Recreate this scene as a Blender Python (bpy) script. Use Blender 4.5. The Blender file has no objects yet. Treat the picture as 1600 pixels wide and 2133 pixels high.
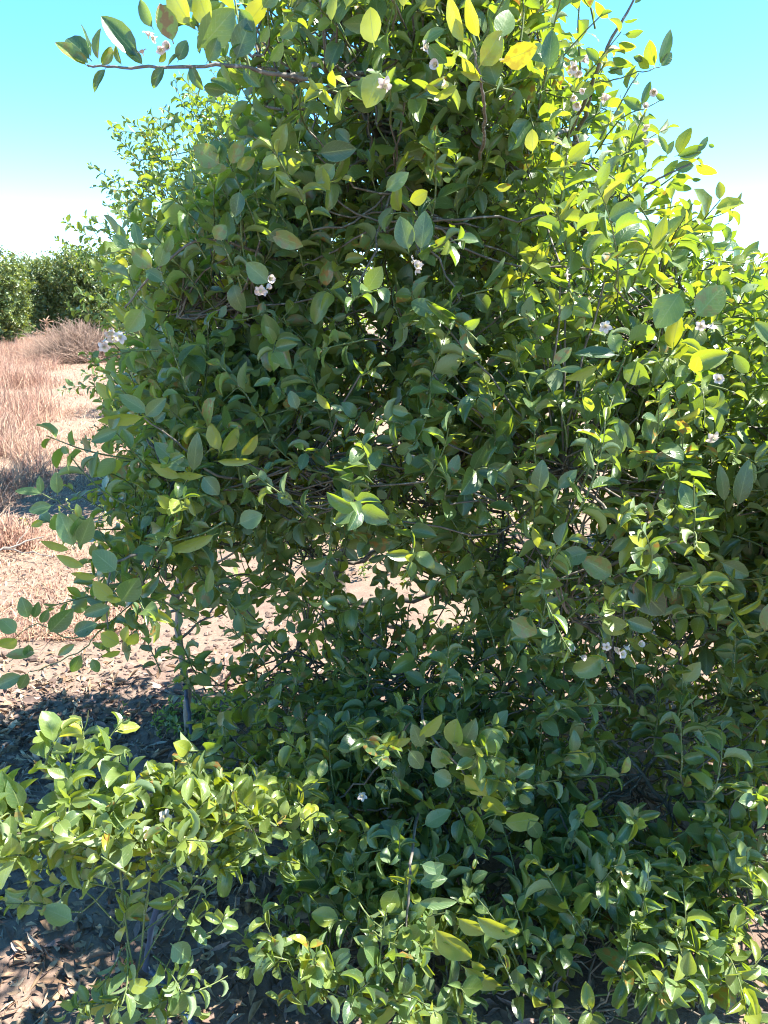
import bpy, math, random
import numpy as np
from mathutils import noise, Vector

rng = np.random.default_rng(11)
random.seed(5)
SC = bpy.context.scene
COL = SC.collection
R = math.radians

# ------------------------------------------------------------------ camera
CAM = np.array([0.0, 0.0, 1.6])
PITCH = R(16.5)
FPX = 1540.0
FW = np.array([0.0, math.cos(PITCH), -math.sin(PITCH)])
UP = np.array([0.0, math.sin(PITCH), math.cos(PITCH)])
RT = np.array([1.0, 0.0, 0.0])
SUN_AZ, SUN_EL = R(84), R(60)
SUN = np.array([math.cos(SUN_EL) * math.sin(SUN_AZ), math.cos(SUN_EL) * math.cos(SUN_AZ), math.sin(SUN_EL)])


def P(px, py, d):
    """A point at horizontal distance d whose picture lies at (px, py) of the photograph."""
    v = FW + RT * (px - 800) / FPX + UP * (1066.5 - py) / FPX
    return CAM + v * (d / v[1])


def unit(v):
    v = np.asarray(v, float)
    return v / np.maximum(np.linalg.norm(v, axis=-1, keepdims=True), 1e-9)


cam_data = bpy.data.cameras.new('camera')
cam = bpy.data.objects.new('camera', cam_data)
COL.objects.link(cam)
cam.location = CAM
cam.rotation_euler = (R(90) - PITCH, 0, 0)
cam_data.sensor_fit = 'VERTICAL'
cam_data.sensor_height = 24
cam_data.lens = 24 * FPX / 2133
cam_data.clip_start = 0.02
cam_data.clip_end = 2000
SC.camera = cam


# ------------------------------------------------------------------ materials
class NT:
    def __init__(self, name):
        self.m = bpy.data.materials.new(name)
        self.m.use_nodes = True
        self.t = self.m.node_tree
        self.t.nodes.clear()
        self.out = self.n('ShaderNodeOutputMaterial')

    def n(self, typ, **kw):
        x = self.t.nodes.new(typ)
        for k, v in kw.items():
            setattr(x, k, v)
        return x

    def l(self, a, b):
        self.t.links.new(a, b)

    def math(self, op, a, b=None, c=None):
        x = self.n('ShaderNodeMath', operation=op)
        for i, v in enumerate((a, b, c)):
            if v is None:
                continue
            if isinstance(v, (int, float)):
                x.inputs[i].default_value = v
            else:
                self.l(v, x.inputs[i])
        return x.outputs[0]

    def mix(self, f, a, b, blend='MIX'):
        x = self.n('ShaderNodeMix', data_type='RGBA', blend_type=blend)
        for i, v in ((0, f), (6, a), (7, b)):
            if isinstance(v, (int, float)):
                x.inputs[i].default_value = v
            elif isinstance(v, tuple):
                x.inputs[i].default_value = (*v, 1)
            else:
                self.l(v, x.inputs[i])
        return x.outputs[2]

    def ramp(self, f, stops):
        x = self.n('ShaderNodeValToRGB')
        e = x.color_ramp.elements
        while len(e) < len(stops):
            e.new(0.5)
        for q, (p, c) in zip(e, stops):
            q.position = p
            q.color = (*c, 1) if isinstance(c, tuple) else (c, c, c, 1)
        self.l(f, x.inputs[0])
        return x.outputs[0]

    def noise(self, scale, detail=4, rough=0.55, vec=None):
        x = self.n('ShaderNodeTexNoise')
        x.inputs['Scale'].default_value = scale
        x.inputs['Detail'].default_value = detail
        x.inputs['Roughness'].default_value = rough
        if vec is not None:
            self.l(vec, x.inputs['Vector'])
        return x.outputs[0]

    def pos(self):
        return self.n('ShaderNodeNewGeometry').outputs['Position']


def mat_leaf(name, top_dark, top_mid, under, trans, rough=0.36, translucency=0.34):
    """tint attribute: r = light/dark variation, g = yellowing and painted-in backlit glow, b = blemish (brown patch)."""
    t = NT(name)
    att = t.n('ShaderNodeAttribute', attribute_name='tint')
    sep = t.n('ShaderNodeSeparateColor')
    t.l(att.outputs['Color'], sep.inputs[0])
    uv = t.n('ShaderNodeUVMap', uv_map='leaf_uv').outputs[0]
    su = t.n('ShaderNodeSeparateXYZ')
    t.l(uv, su.inputs[0])
    x = t.math('ABSOLUTE', t.math('SUBTRACT', su.outputs[0], 0.5))          # 0 midrib .. .5 margin
    rib = t.math('LESS_THAN', x, 0.022)
    # side veins
    vv = t.math('SUBTRACT', su.outputs[1], t.math('MULTIPLY', x, 0.55))
    vein = t.math('LESS_THAN', t.math('ABSOLUTE', t.math('SUBTRACT', t.math('FRACT', t.math('MULTIPLY', vv, 9.0)), 0.5)), 0.06)
    edge = t.math('GREATER_THAN', x, 0.475)
    pos = t.pos()
    blot = t.noise(55, 3, 0.6, pos)
    speck = t.noise(260, 2, 0.5, pos)
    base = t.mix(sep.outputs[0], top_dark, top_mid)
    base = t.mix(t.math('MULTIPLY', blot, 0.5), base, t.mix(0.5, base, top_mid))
    base = t.mix(t.math('MULTIPLY', sep.outputs[1], 0.9), base, (0.30, 0.33, 0.035))
    base = t.mix(t.math('MULTIPLY', rib, 0.75), base, (0.26, 0.33, 0.11))
    base = t.mix(t.math('MULTIPLY', vein, 0.26), base, (0.24, 0.31, 0.10))
    base = t.mix(t.math('MULTIPLY', edge, 0.30), base, (0.30, 0.36, 0.12))  # pale margin: slight leaf colour plus rim light put into it
    # dust speckles and brown blemishes that belong to the leaf
    base = t.mix(t.ramp(speck, [(0.62, 0.0), (0.72, 0.28)]), base, (0.34, 0.36, 0.24))
    bl = t.math('MULTIPLY', t.ramp(t.noise(70, 2, 0.5, pos), [(0.50, 0.0), (0.60, 1.0)]), sep.outputs[2])
    base = t.mix(bl, base, (0.30, 0.16, 0.035))
    und = t.mix(t.math('MULTIPLY', sep.outputs[1], 0.7), under, (0.30, 0.34, 0.08))
    und = t.mix(t.math('MULTIPLY', t.math('MAXIMUM', rib, t.math('MULTIPLY', vein, 0.5)), 0.45), und, (0.34, 0.40, 0.16))
    und = t.mix(bl, und, (0.30, 0.17, 0.05))
    back = t.n('ShaderNodeNewGeometry').outputs['Backfacing']
    colr = t.mix(back, base, und)
    bs = t.n('ShaderNodeBsdfPrincipled')
    t.l(colr, bs.inputs['Base Color'])
    t.l(t.math('ADD', t.math('MULTIPLY', back, 0.22), t.math('ADD', rough - 0.10, t.math('MULTIPLY', blot, 0.2))), bs.inputs['Roughness'])
    bs.inputs['Specular IOR Level'].default_value = 0.75
    bump = t.n('ShaderNodeBump')
    bump.inputs['Strength'].default_value = 0.30
    bump.inputs['Distance'].default_value = 0.002
    h = t.math('SUBTRACT', t.math('MULTIPLY', t.noise(120, 3, 0.5, pos), 1.0), t.math('MULTIPLY', t.math('MAXIMUM', rib, vein), 0.5))
    t.l(h, bump.inputs['Height'])
    t.l(bump.outputs[0], bs.inputs['Normal'])
    tr = t.n('ShaderNodeBsdfTranslucent')
    tcol = t.mix(t.math('MULTIPLY', sep.outputs[1], 0.9), trans, (0.92, 0.84, 0.03))  # yellow raised so tinted leaves glow as if sunlit from behind
    tcol = t.mix(t.math('MULTIPLY', rib, 0.5), tcol, (0.16, 0.22, 0.03))
    tcol = t.mix(t.math('MULTIPLY', vein, 0.14), tcol, (0.6, 0.65, 0.1))
    tcol = t.mix(bl, tcol, (0.35, 0.14, 0.02))
    t.l(tcol, tr.inputs[0])
    ms = t.n('ShaderNodeMixShader')
    ms.inputs[0].default_value = translucency
    t.l(bs.outputs[0], ms.inputs[1])
    t.l(tr.outputs[0], ms.inputs[2])
    t.l(ms.outputs[0], t.out.inputs[0])
    return t.m


def mat_tint(name, rough=0.85, translucency=0.0, vary=40):
    """Plain surface coloured by the mesh's own tint attribute, with a little mottling."""
    t = NT(name)
    att = t.n('ShaderNodeAttribute', attribute_name='tint').outputs['Color']
    nz = t.noise(vary, 4, 0.6, t.pos())
    c = t.mix(1.0, att, t.ramp(nz, [(0.25, 0.6), (0.75, 1.25)]), 'MULTIPLY')
    bs = t.n('ShaderNodeBsdfPrincipled')
    t.l(c, bs.inputs['Base Color'])
    bs.inputs['Roughness'].default_value = rough
    bs.inputs['Specular IOR Level'].default_value = 0.25
    if translucency:
        tr = t.n('ShaderNodeBsdfTranslucent')
        t.l(c, tr.inputs[0])
        ms = t.n('ShaderNodeMixShader')
        ms.inputs[0].default_value = translucency
        t.l(bs.outputs[0], ms.inputs[1])
        t.l(tr.outputs[0], ms.inputs[2])
        t.l(ms.outputs[0], t.out.inputs[0])
    else:
        t.l(bs.outputs[0], t.out.inputs[0])
    return t.m


def mat_bark(name, a, b, scale=30):
    t = NT(name)
    pos = t.pos()
    mp = t.n('ShaderNodeMapping')
    mp.inputs['Scale'].default_value = (1, 1, 0.35)
    t.l(pos, mp.inputs[0])
    nz = t.noise(scale, 6, 0.65, mp.outputs[0])
    c = t.ramp(nz, [(0.3, a), (0.7, b)])
    spots = t.ramp(t.noise(scale * 3, 2, 0.5, pos), [(0.60, 0.0), (0.68, 0.6)])
    c = t.mix(spots, c, (0.42, 0.40, 0.36))
    bs = t.n('ShaderNodeBsdfPrincipled')
    t.l(c, bs.inputs['Base Color'])
    bs.inputs['Roughness'].default_value = 0.85
    bu = t.n('ShaderNodeBump')
    bu.inputs['Strength'].default_value = 0.5
    bu.inputs['Distance'].default_value = 0.004
    t.l(nz, bu.inputs['Height'])
    t.l(bu.outputs[0], bs.inputs['Normal'])
    t.l(bs.outputs[0], t.out.inputs[0])
    return t.m


def mat_soil(name):
    t = NT(name)
    pos = t.pos()
    big = t.noise(0.8, 5, 0.6, pos)
    mid = t.noise(7, 6, 0.65, pos)
    fine = t.noise(60, 5, 0.7, pos)
    c = t.ramp(mid, [(0.28, (0.145, 0.092, 0.075)), (0.52, (0.215, 0.148, 0.118)), (0.75, (0.275, 0.202, 0.162))])
    c = t.mix(t.ramp(big, [(0.42, 0.0), (0.62, 0.7)]), c, (0.25, 0.185, 0.135))
    c = t.mix(t.ramp(fine, [(0.35, 0.55), (0.6, 0.0)]), c, (0.115, 0.08, 0.065))
    # straw bleached ground further out
    sep = t.n('ShaderNodeSeparateXYZ')
    t.l(pos, sep.inputs[0])
    far = t.ramp(t.math('MULTIPLY', t.math('ADD', sep.outputs[1], t.math('MULTIPLY', big, 3.0)), 0.05), [(0.25, 0.0), (0.45, 0.75)])
    c = t.mix(far, c, (0.25, 0.175, 0.125))
    bs = t.n('ShaderNodeBsdfPrincipled')
    t.l(c, bs.inputs['Base Color'])
    bs.inputs['Roughness'].default_value = 0.95
    bs.inputs['Specular IOR Level'].default_value = 0.15
    bu = t.n('ShaderNodeBump')
    bu.inputs['Strength'].default_value = 0.8
    bu.inputs['Distance'].default_value = 0.02
    t.l(t.math('ADD', t.math('MULTIPLY', mid, 0.7), t.math('MULTIPLY', fine, 0.35)), bu.inputs['Height'])
    t.l(bu.outputs[0], bs.inputs['Normal'])
    t.l(bs.outputs[0], t.out.inputs[0])
    return t.m


def mat_simple(name, col, rough=0.5, col2=None, scale=40, translucency=0.0):
    t = NT(name)
    bs = t.n('ShaderNodeBsdfPrincipled')
    c = t.mix(t.noise(scale, 3, 0.5, t.pos()), col, col2 or tuple(v * 0.7 for v in col))
    t.l(c, bs.inputs['Base Color'])
    bs.inputs['Roughness'].default_value = rough
    if translucency:
        tr = t.n('ShaderNodeBsdfTranslucent')
        t.l(c, tr.inputs[0])
        ms = t.n('ShaderNodeMixShader')
        ms.inputs[0].default_value = translucency
        t.l(bs.outputs[0], ms.inputs[1])
        t.l(tr.outputs[0], ms.inputs[2])
        t.l(ms.outputs[0], t.out.inputs[0])
    else:
        t.l(bs.outputs[0], t.out.inputs[0])
    return t.m


M_LEAF = mat_leaf('lemon_leaf', (0.010, 0.048, 0.033), (0.100, 0.175, 0.068), (0.125, 0.190, 0.108), (0.36, 0.56, 0.02), rough=0.31, translucency=0.30)  # dark tone holds the teal of shade, mid tone the sunlit olive
M_FAR = mat_leaf('orchard_leaf', (0.014, 0.045, 0.020), (0.07, 0.115, 0.034), (0.085, 0.13, 0.05), (0.22, 0.34, 0.03), rough=0.38, translucency=0.22)
M_TWIG = mat_bark('green_twig', (0.07, 0.11, 0.03), (0.15, 0.18, 0.06), 60)
M_BARK = mat_bark('bark', (0.075, 0.062, 0.048), (0.19, 0.165, 0.135))
M_PALEBARK = mat_bark('pale_bark', (0.17, 0.14, 0.115), (0.34, 0.29, 0.24))
M_SOIL = mat_soil('soil')
M_LITTER = mat_tint('dry_leaf', 0.8, 0.12, 90)
M_STRAW = mat_tint('straw', 0.8, 0.2, 15)
M_CLOD = mat_tint('clod', 0.95, 0.0, 60)
M_PETAL = mat_simple('petal', (0.74, 0.68, 0.60), 0.5, (0.66, 0.53, 0.52), 60, 0.3)
M_STAMEN = mat_simple('stamen', (0.80, 0.70, 0.36), 0.6, (.82, .78, .6))
M_HOSE = mat_simple('blue_plastic', (0.02, 0.05, 0.11), 0.55, (0.05, 0.08, 0.12), 30)


# ------------------------------------------------------------------ mesh helpers
class MB:
    """Collects numpy chunks of quads/triangles and links them as ONE mesh object."""

    def __init__(self):
        self.v, self.f, self.mi, self.uv, self.tint, self.n = [], [], [], [], [], 0

    def add(self, verts, quads, mi=0, uv=None, tint=None):
        verts = np.asarray(verts, float).reshape(-1, 3)
        quads = np.asarray(quads, int).reshape(-1, 4)
        self.v.append(verts)
        self.f.append(quads + self.n)
        self.mi.append(np.full(len(quads), mi, int))
        self.uv.append(np.zeros((len(verts), 2)) if uv is None else np.asarray(uv, float).reshape(-1, 2))
        tt = np.zeros((len(verts), 4))
        tt[:, 3] = 1
        if tint is not None:
            tt[:, :3] = np.asarray(tint, float)[..., :3]
        self.tint.append(tt)
        self.n += len(verts)

    def build(self, name, mats, parent=None, smooth=True):
        if not isinstance(mats, (list, tuple)):
            mats = [mats]
        v = np.concatenate(self.v)
        f = np.concatenate(self.f)
        mi = np.concatenate(self.mi)
        uv = np.concatenate(self.uv)
        ti = np.concatenate(self.tint)
        me = bpy.data.meshes.new(name)
        me.vertices.add(len(v))
        me.vertices.foreach_set('co', v.ravel())
        me.loops.add(f.size)
        me.loops.foreach_set('vertex_index', f.ravel())
        me.polygons.add(len(f))
        me.polygons.foreach_set('loop_start', np.arange(0, f.size, 4))
        me.polygons.foreach_set('loop_total', np.full(len(f), 4))
        me.polygons.foreach_set('use_smooth', np.full(len(f), smooth))
        for m in mats:
            me.materials.append(m)
        me.polygons.foreach_set('material_index', mi)
        ul = me.uv_layers.new(name='leaf_uv')
        ul.data.foreach_set('uv', uv[f.ravel()].ravel())
        ca = me.color_attributes.new('tint', 'FLOAT_COLOR', 'POINT')
        ca.data.foreach_set('color', ti.ravel())
        me.update(calc_edges=True)
        me.validate()
        o = bpy.data.objects.new(name, me)
        COL.objects.link(o)
        if parent is not None:
            o.parent = parent
        return o


def shift(mb, origin):
    """Move everything collected so far so that the thing's base is its own origin."""
    mb.v = [v - np.asarray(origin) for v in mb.v]
    return mb


def tag(o, label=None, cat=None, group=None, kind=None):
    for k, v in (('label', label), ('category', cat), ('group', group), ('kind', kind)):
        if v:
            o[k] = v
    return o


def empty(name, loc=(0, 0, 0), rz=0.0):
    o = bpy.data.objects.new(name, None)
    o.empty_display_size = 0.1
    COL.objects.link(o)
    o.location = loc
    o.rotation_euler = (0, 0, rz)
    return o


def tube(mb, pts, r0, r1, sides=6, mi=0, wob=0.0, tint=None):
    pts = np.asarray(pts, float)
    n = len(pts)
    tan = np.gradient(pts, axis=0)
    tan = unit(tan)
    ref = np.array([0.31, 0.17, 0.93]) if abs(tan[0][2]) < 0.9 else np.array([1.0, 0.1, 0.0])
    a = unit(np.cross(tan, ref))
    b = np.cross(tan, a)
    rad = np.linspace(r0, r1, n)
    if wob:
        rad = rad * (1 + rng.uniform(-wob, wob, n))
    ang = np.linspace(0, 2 * np.pi, sides, endpoint=False)
    ring = a[:, None, :] * np.cos(ang)[None, :, None] + b[:, None, :] * np.sin(ang)[None, :, None]
    v = pts[:, None, :] + ring * rad[:, None, None]
    i = np.arange(n - 1)[:, None] * sides
    j = np.arange(sides)[None, :]
    k = (j + 1) % sides
    q = np.stack([i + j, i + k, i + sides + k, i + sides + j], -1).reshape(-1, 4)
    mb.add(v.reshape(-1, 3), q, mi, tint=tint)


def curve(pts, n=12, jit=0.0):
    """Catmull-Rom through the points."""
    p = np.asarray(pts, float)
    if len(p) == 2:
        p = np.array([p[0], p[0] * 0.66 + p[1] * 0.34, p[0] * 0.33 + p[1] * 0.67, p[1]])
    p = np.vstack([2 * p[0] - p[1], p, 2 * p[-1] - p[-2]])
    out = []
    m = len(p) - 3
    for i in range(m):
        tt = np.linspace(0, 1, max(2, n // m + 1), endpoint=(i == m - 1))[:, None]
        a, b, c, d = p[i:i + 4]
        out.append(0.5 * (2 * b + (c - a) * tt + (2 * a - 5 * b + 4 * c - d) * tt ** 2 + (3 * b - a - 3 * c + d) * tt ** 3))
    o = np.vstack(out)
    if jit:
        o[1:-1] += rng.normal(0, jit, (len(o) - 2, 3))
    return o


T_HI = np.array([0, .10, .15, .28, .45, .63, .80, .92, 1.0])
W_HI = np.array([.05, .05, .34, .80, 1.0, .93, .66, .33, .03])
S_HI = np.array([-1, -.55, 0, .55, 1.0])
T_LO = np.array([0, .14, .45, .78, 1.0])
W_LO = np.array([.05, .30, 1.0, .70, .04])
S_LO = np.array([-1, 0, 1.0])


class Leaves:
    def __init__(self):
        self.d = {k: [] for k in 'pos axis nrm L w fold curl twist wave tint'.split()}

    def add(self, pos, axis, nrm, L, w, fold, curl, twist, wave, tint):
        for k, v in zip(self.d, (pos, axis, nrm, L, w, fold, curl, twist, wave, tint)):
            self.d[k].append(v)

    def __len__(self):
        return len(self.d['L'])

    def flush(self, mb, mi=0, hi=True):
        if not len(self):
            return
        g = {k: np.asarray(v, float) for k, v in self.d.items()}
        N = len(g['L'])
        T, W, S = (T_HI, W_HI, S_HI) if hi else (T_LO, W_LO, S_LO)
        a = unit(g['axis'])
        nr = g['nrm'] - (g['nrm'] * a).sum(1, keepdims=True) * a
        nr = unit(nr)
        sd = np.cross(a, nr)
        nt, ns = len(T), len(S)
        th = g['curl'][:, None] * T[None, :] ** 1.3                      # recurving angle along the blade
        dt = np.diff(T, prepend=0)
        cy = np.cumsum(np.cos(th) * dt, 1) * g['L'][:, None]
        cz = -np.cumsum(np.sin(th) * dt, 1) * g['L'][:, None]
        ctr = g['pos'][:, None, :] + a[:, None, :] * cy[..., None] + nr[:, None, :] * cz[..., None]
        lup = nr[:, None, :] * np.cos(th)[..., None] + a[:, None, :] * np.sin(th)[..., None]
        tw = g['twist'][:, None] * T[None, :]
        s1 = sd[:, None, :] * np.cos(tw)[..., None] + lup * np.sin(tw)[..., None]
        u1 = lup * np.cos(tw)[..., None] - sd[:, None, :] * np.sin(tw)[..., None]
        hw = 0.5 * (g['w'] * g['L'])[:, None] * W[None, :]
        ph = rng.uniform(0, 6.28, (N, 1, 1))
        side = np.sign(S)[None, None, :]
        absS = np.abs(S)[None, None, :]
        fo = g['fold'][:, None, None] * (0.75 + 0.35 * absS)
        wv = g['wave'][:, None, None] * np.sin(T[None, :, None] * 15 + ph + side * 1.7) * absS ** 1.5 * (W[None, :, None] > .3)
        x = side * absS * hw[..., None] * np.cos(fo)
        z = absS * hw[..., None] * np.sin(fo) + wv * g['L'][:, None, None]
        v = ctr[:, :, None, :] + s1[:, :, None, :] * x[..., None] + u1[:, :, None, :] * z[..., None]
        base = np.arange(N)[:, None, None] * (nt * ns)
        i = np.arange(nt - 1)[None, :, None] * ns
        j = np.arange(ns - 1)[None, None, :]
        q = base + i + j
        q = np.stack([q, q + 1, q + ns + 1, q + ns], -1).reshape(-1, 4)
        uv = np.zeros((N, nt, ns, 2))
        uv[..., 0] = (S * 0.5 + 0.5)[None, None, :]
        uv[..., 1] = T[None, :, None]
        ti = np.repeat(g['tint'][:, None, :], nt * ns, 1).reshape(-1, g['tint'].shape[1])
        mb.add(v.reshape(-1, 3), q, mi, uv.reshape(-1, 2), ti)


def leaf_tint(yellow_amt=0.0):
    r = np.clip(rng.normal(0.42, 0.25), 0, 1)
    g = np.clip(abs(rng.normal(0.0, 0.09)) + yellow_amt, 0, 1)
    if rng.random() < 0.05:
        g = min(1, g + rng.uniform(0.3, 0.8))
    b = rng.uniform(0.5, 1) if rng.random() < 0.06 else 0
    return (r, g, b)


WORLD_UP = np.array([0, 0, 1.0])


def shoot(lv, mb, base, direction, length, size=0.075, yellow_amt=0.0, curlup=0.15, spacing=0.0180, twig_r=0.0022, upright=0.35, bare=0.12):
    """A leafy shoot: a thin bending twig with leaves spiralling round it, larger in the middle, small at the tip."""
    d = unit(direction)
    n = 6
    pts = [np.asarray(base, float)]
    bend = rng.normal(0, 0.10, 3) + WORLD_UP * curlup * 0.3
    for i in range(n):
        d = unit(d + bend + rng.normal(0, 0.05, 3))
        pts.append(pts[-1] + d * length / n)
    pts = np.array(pts)
    if mb is not None:
        tube(mb, pts, twig_r * 1.15, twig_r * 0.55, 4, 1)
    nl = max(4, int(length * (1 - bare) / spacing))
    phi = rng.uniform(0, 6.28)
    for k in range(nl):
        f = bare + (1 - bare) * (k + rng.uniform(0.1, 0.9)) / nl
        if rng.random() < 0.06:
            continue
        x = f * n
        i = min(int(x), n - 1)
        p = pts[i] + (pts[i + 1] - pts[i]) * (x - i)
        tg = unit(pts[i + 1] - pts[i])
        phi += 2.4 + rng.normal(0, 0.35)
        e1 = unit(np.cross(tg, [0.3, 0.2, 0.9]))
        e2 = np.cross(tg, e1)
        rad = e1 * math.cos(phi) + e2 * math.sin(phi)
        open_ = rng.uniform(0.55, 1.15) * (1.15 - 0.55 * f)
        ax = unit(tg * 0.75 + rad * open_ * 1.2 + WORLD_UP * rng.normal(0.02, 0.16))
        nr = unit((tg - ax * (tg @ ax)) * 0.7 + WORLD_UP * upright * 1.5 + rng.normal(0, 0.48, 3))
        L = size * rng.uniform(0.62, 1.18) * (1.0 - 0.45 * max(0, f - 0.7) / 0.3)
        curled = rng.random() < 0.45
        lv.add(p, ax, nr, L, rng.uniform(0.48, 0.70), rng.uniform(0.05, 0.65) + (rng.uniform(.3, .8) if curled else 0),
               rng.normal(0.45, 0.45) + (rng.uniform(.2, 1.1) if curled else 0), rng.normal(0, 0.45), rng.uniform(0.002, 0.03), leaf_tint(yellow_amt * f))
    return pts


def hero(lv, bx, by, tx, ty, d, w=0.55, roll=0.0, fold=0.2, curl=0.35, dd=0.0, tint=(0.4, 0.1, 0.0), wave=0.01, stretch=1.0):
    """One leaf from its stalk to its tip, its face turned to the viewer's side and then rolled about its own length."""
    b = P(bx, by, d)
    e = P(tx, ty, d + dd)
    ax = e - b
    L = np.linalg.norm(ax) * stretch * (1 + 0.12 * abs(curl))
    a = unit(ax)
    tocam = unit(CAM - b)
    n = unit(tocam - a * (tocam @ a))
    s = np.cross(a, n)
    r = R(roll)
    if tint[1] > 0.6:          # yellow-tinted leaves, widened and turned so sun behind makes them glow
        w = w * 1.15
        r = min((R(36), R(-36)), key=lambda q: (n * math.cos(q) + s * math.sin(q)) @ SUN)
    nn = n * math.cos(r) + s * math.sin(r)
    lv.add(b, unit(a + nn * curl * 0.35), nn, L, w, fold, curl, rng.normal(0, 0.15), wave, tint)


def connect(mb, starts, net, r0, r1, sides=4, mi=0, n=7):
    """Grow a curved twig from the nearest point of an existing branch network to every start point; returns new network points."""
    net = np.asarray(net)
    new = []
    for s in starts:
        dv = net - s
        dist = np.linalg.norm(dv, axis=1) + 0.5 * np.maximum(0, net[:, 2] - s[2])
        near = np.argsort(dist)[:14]
        q = net[near[min(13, int(abs(rng.normal(0, 5))))]]
        if np.linalg.norm(q - s) < 0.02:
            new.append(s)
            continue
        mid = (q + s) / 2 + np.array([0, 0, -0.08]) * np.linalg.norm(q - s) + rng.normal(0, 0.06, 3) * np.linalg.norm(q - s)
        c = curve([q, mid, s], n, 0.004)
        tube(mb, c, r0, r1, sides, mi)
        new.extend(c[1:])
    return np.array(new)


# ------------------------------------------------------------------ the main lemon tree
BLOBS = [  # px, py, distance, half width px, half height px, half depth m, shoots
    (880, -150, 2.25, 400, 240, .70, 100),
    (800, 190, 2.05, 330, 250, .52, 270),
    (1050, 220, 2.1, 200, 240, .50, 190),
    (490, 575, 2.15, 215, 170, .45, 200),
    (760, 640, 2.25, 430, 330, .70, 410),
    (1180, 600, 2.15, 390, 300, .65, 390),
    (1500, 860, 2.2, 280, 205, .60, 190),
    (430, 930, 2.05, 190, 170, .45, 200),
    (800, 930, 2.1, 330, 170, .60, 240),
    (340, 1120, 1.9, 150, 100, .35, 85),
    (620, 1200, 2.35, 280, 140, .35, 58),
    (880, 1230, 2.3, 150, 120, .35, 40),
    (690, 1190, 2.05, 120, 90, .22, 18),
    (1230, 1060, 1.95, 400, 310, .60, 350),
    (1560, 1180, 1.95, 260, 330, .55, 210),
    (640, 1440, 2.0, 250, 120, .30, 85),
    (950, 1420, 1.8, 260, 150, .35, 125),
    (720, 1680, 1.72, 270, 220, .30, 130),
    (1000, 1700, 1.64, 300, 260, .32, 120),
    (1350, 1650, 1.66, 330, 300, .32, 130),
    (800, 2010, 1.38, 240, 170, .18, 95),
    (1250, 2030, 1.36, 330, 190, .20, 105),
    (1570, 1960, 1.42, 200, 240, .2, 52),
    (1950, 1030, 2.2, 330, 330, .75, 260),
    (1900, 1500, 1.8, 330, 330, .55, 180),
    (2150, 1160, 1.55, 400, 330, .50, 300),  # unseen foliage mass, added to shade the lower right of the crown
    (1920, 980, 1.48, 250, 250, .28, 120),  # out of view too, added to cast shade on the lower front
    (1250, 1400, 2.4, 400, 260, .45, 150),
]
HOLES = [  # px, py, half width, half height: openings right through the skirt of the crown
    (780, 1205, 110, 58), (330, 1365, 150, 48), (545, 1335, 60, 30), (905, 1300, 75, 40), (120, 1480, 230, 90), (1230, 1455, 55, 28), (660, 1330, 30, 18), (900, 1120, 25, 18),
]


def project(p):
    v = p - CAM
    z = v @ FW
    return 800 + FPX * (v @ RT) / z, 1066.5 - FPX * (v @ UP) / z


def in_hole(p):
    x, y = project(p)
    return any(((x - hx) / a) ** 2 + ((y - hy) / b) ** 2 < 1 for hx, hy, a, b in HOLES)


OUT_R = ([-400, 0, 60, 120, 200, 300, 380, 440, 460], [1150, 1150, 1190, 1260, 1330, 1390, 1400, 1460, 1900])
OUT_L = ([-400, 100, 140, 320, 400, 480, 540, 720, 900, 1000, 1060, 1250, 1300], [300, 330, 430, 430, 330, 240, 205, 205, 225, 190, 150, 150, -300])


def outside(p):
    x, y = project(p)
    return x < np.interp(y, *OUT_L) or x > np.interp(y, *OUT_R)


TREE = np.array([-0.12, 2.75, 0.0])
tree = empty('lemon_tree', TREE)
tag(tree, 'big dense lemon tree filling the foreground with white blossoms, low branches touching the litter', 'tree')

wood = MB()
trunk_pts = curve([(-0.12, 2.78, -0.05), (-0.16, 2.82, 0.25), (-0.18, 2.85, 0.52), (-0.02, 2.78, 0.85), (0.15, 2.66, 1.2), (0.21, 2.60, 1.5), (0.22, 2.55, 1.95), (0.25, 2.45, 2.6)], 44, 0.004)
tube(wood, trunk_pts, 0.034, 0.010, 10, 0, 0.05)
net = [trunk_pts[12:]]
limbs = []
LIMB_PATHS = [
    [trunk_pts[14], P(780, 1150, 2.75), P(880, 1060, 2.5), P(1050, 960, 2.2), P(1230, 900, 2.0)],
    [trunk_pts[12], P(640, 1120, 2.7), P(560, 1040, 2.4), P(430, 960, 2.15)],
    [trunk_pts[20], P(1000, 900, 2.5), P(1250, 760, 2.3), P(1500, 700, 2.2)],
    [trunk_pts[22], P(720, 760, 2.5), P(560, 660, 2.3), P(400, 560, 2.15)],
    [trunk_pts[28], P(1020, 560, 2.4), P(1160, 380, 2.2), P(1230, 200, 2.0)],
    [trunk_pts[30], P(860, 480, 2.4), P(800, 300, 2.1), P(700, 160, 1.8), P(600, 150, 1.5)],
    [trunk_pts[10], P(900, 1330, 2.6), P(1150, 1330, 2.2), P(1350, 1500, 1.8), P(1400, 1700, 1.6)],
    [trunk_pts[9], P(760, 1330, 2.5), P(860, 1450, 2.1), P(900, 1620, 1.75), P(860, 1850, 1.5)],
    [trunk_pts[10], P(1050, 1230, 2.5), P(1350, 1180, 2.1), P(1560, 1150, 1.95)],
]
for lp in LIMB_PATHS:
    c = curve(lp, 24, 0.008)
    m = MB()
    tube(m, c, 0.013, 0.0045, 7, 0, 0.06)
    limbs.append(m)
    net.append(c[3:])
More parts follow.
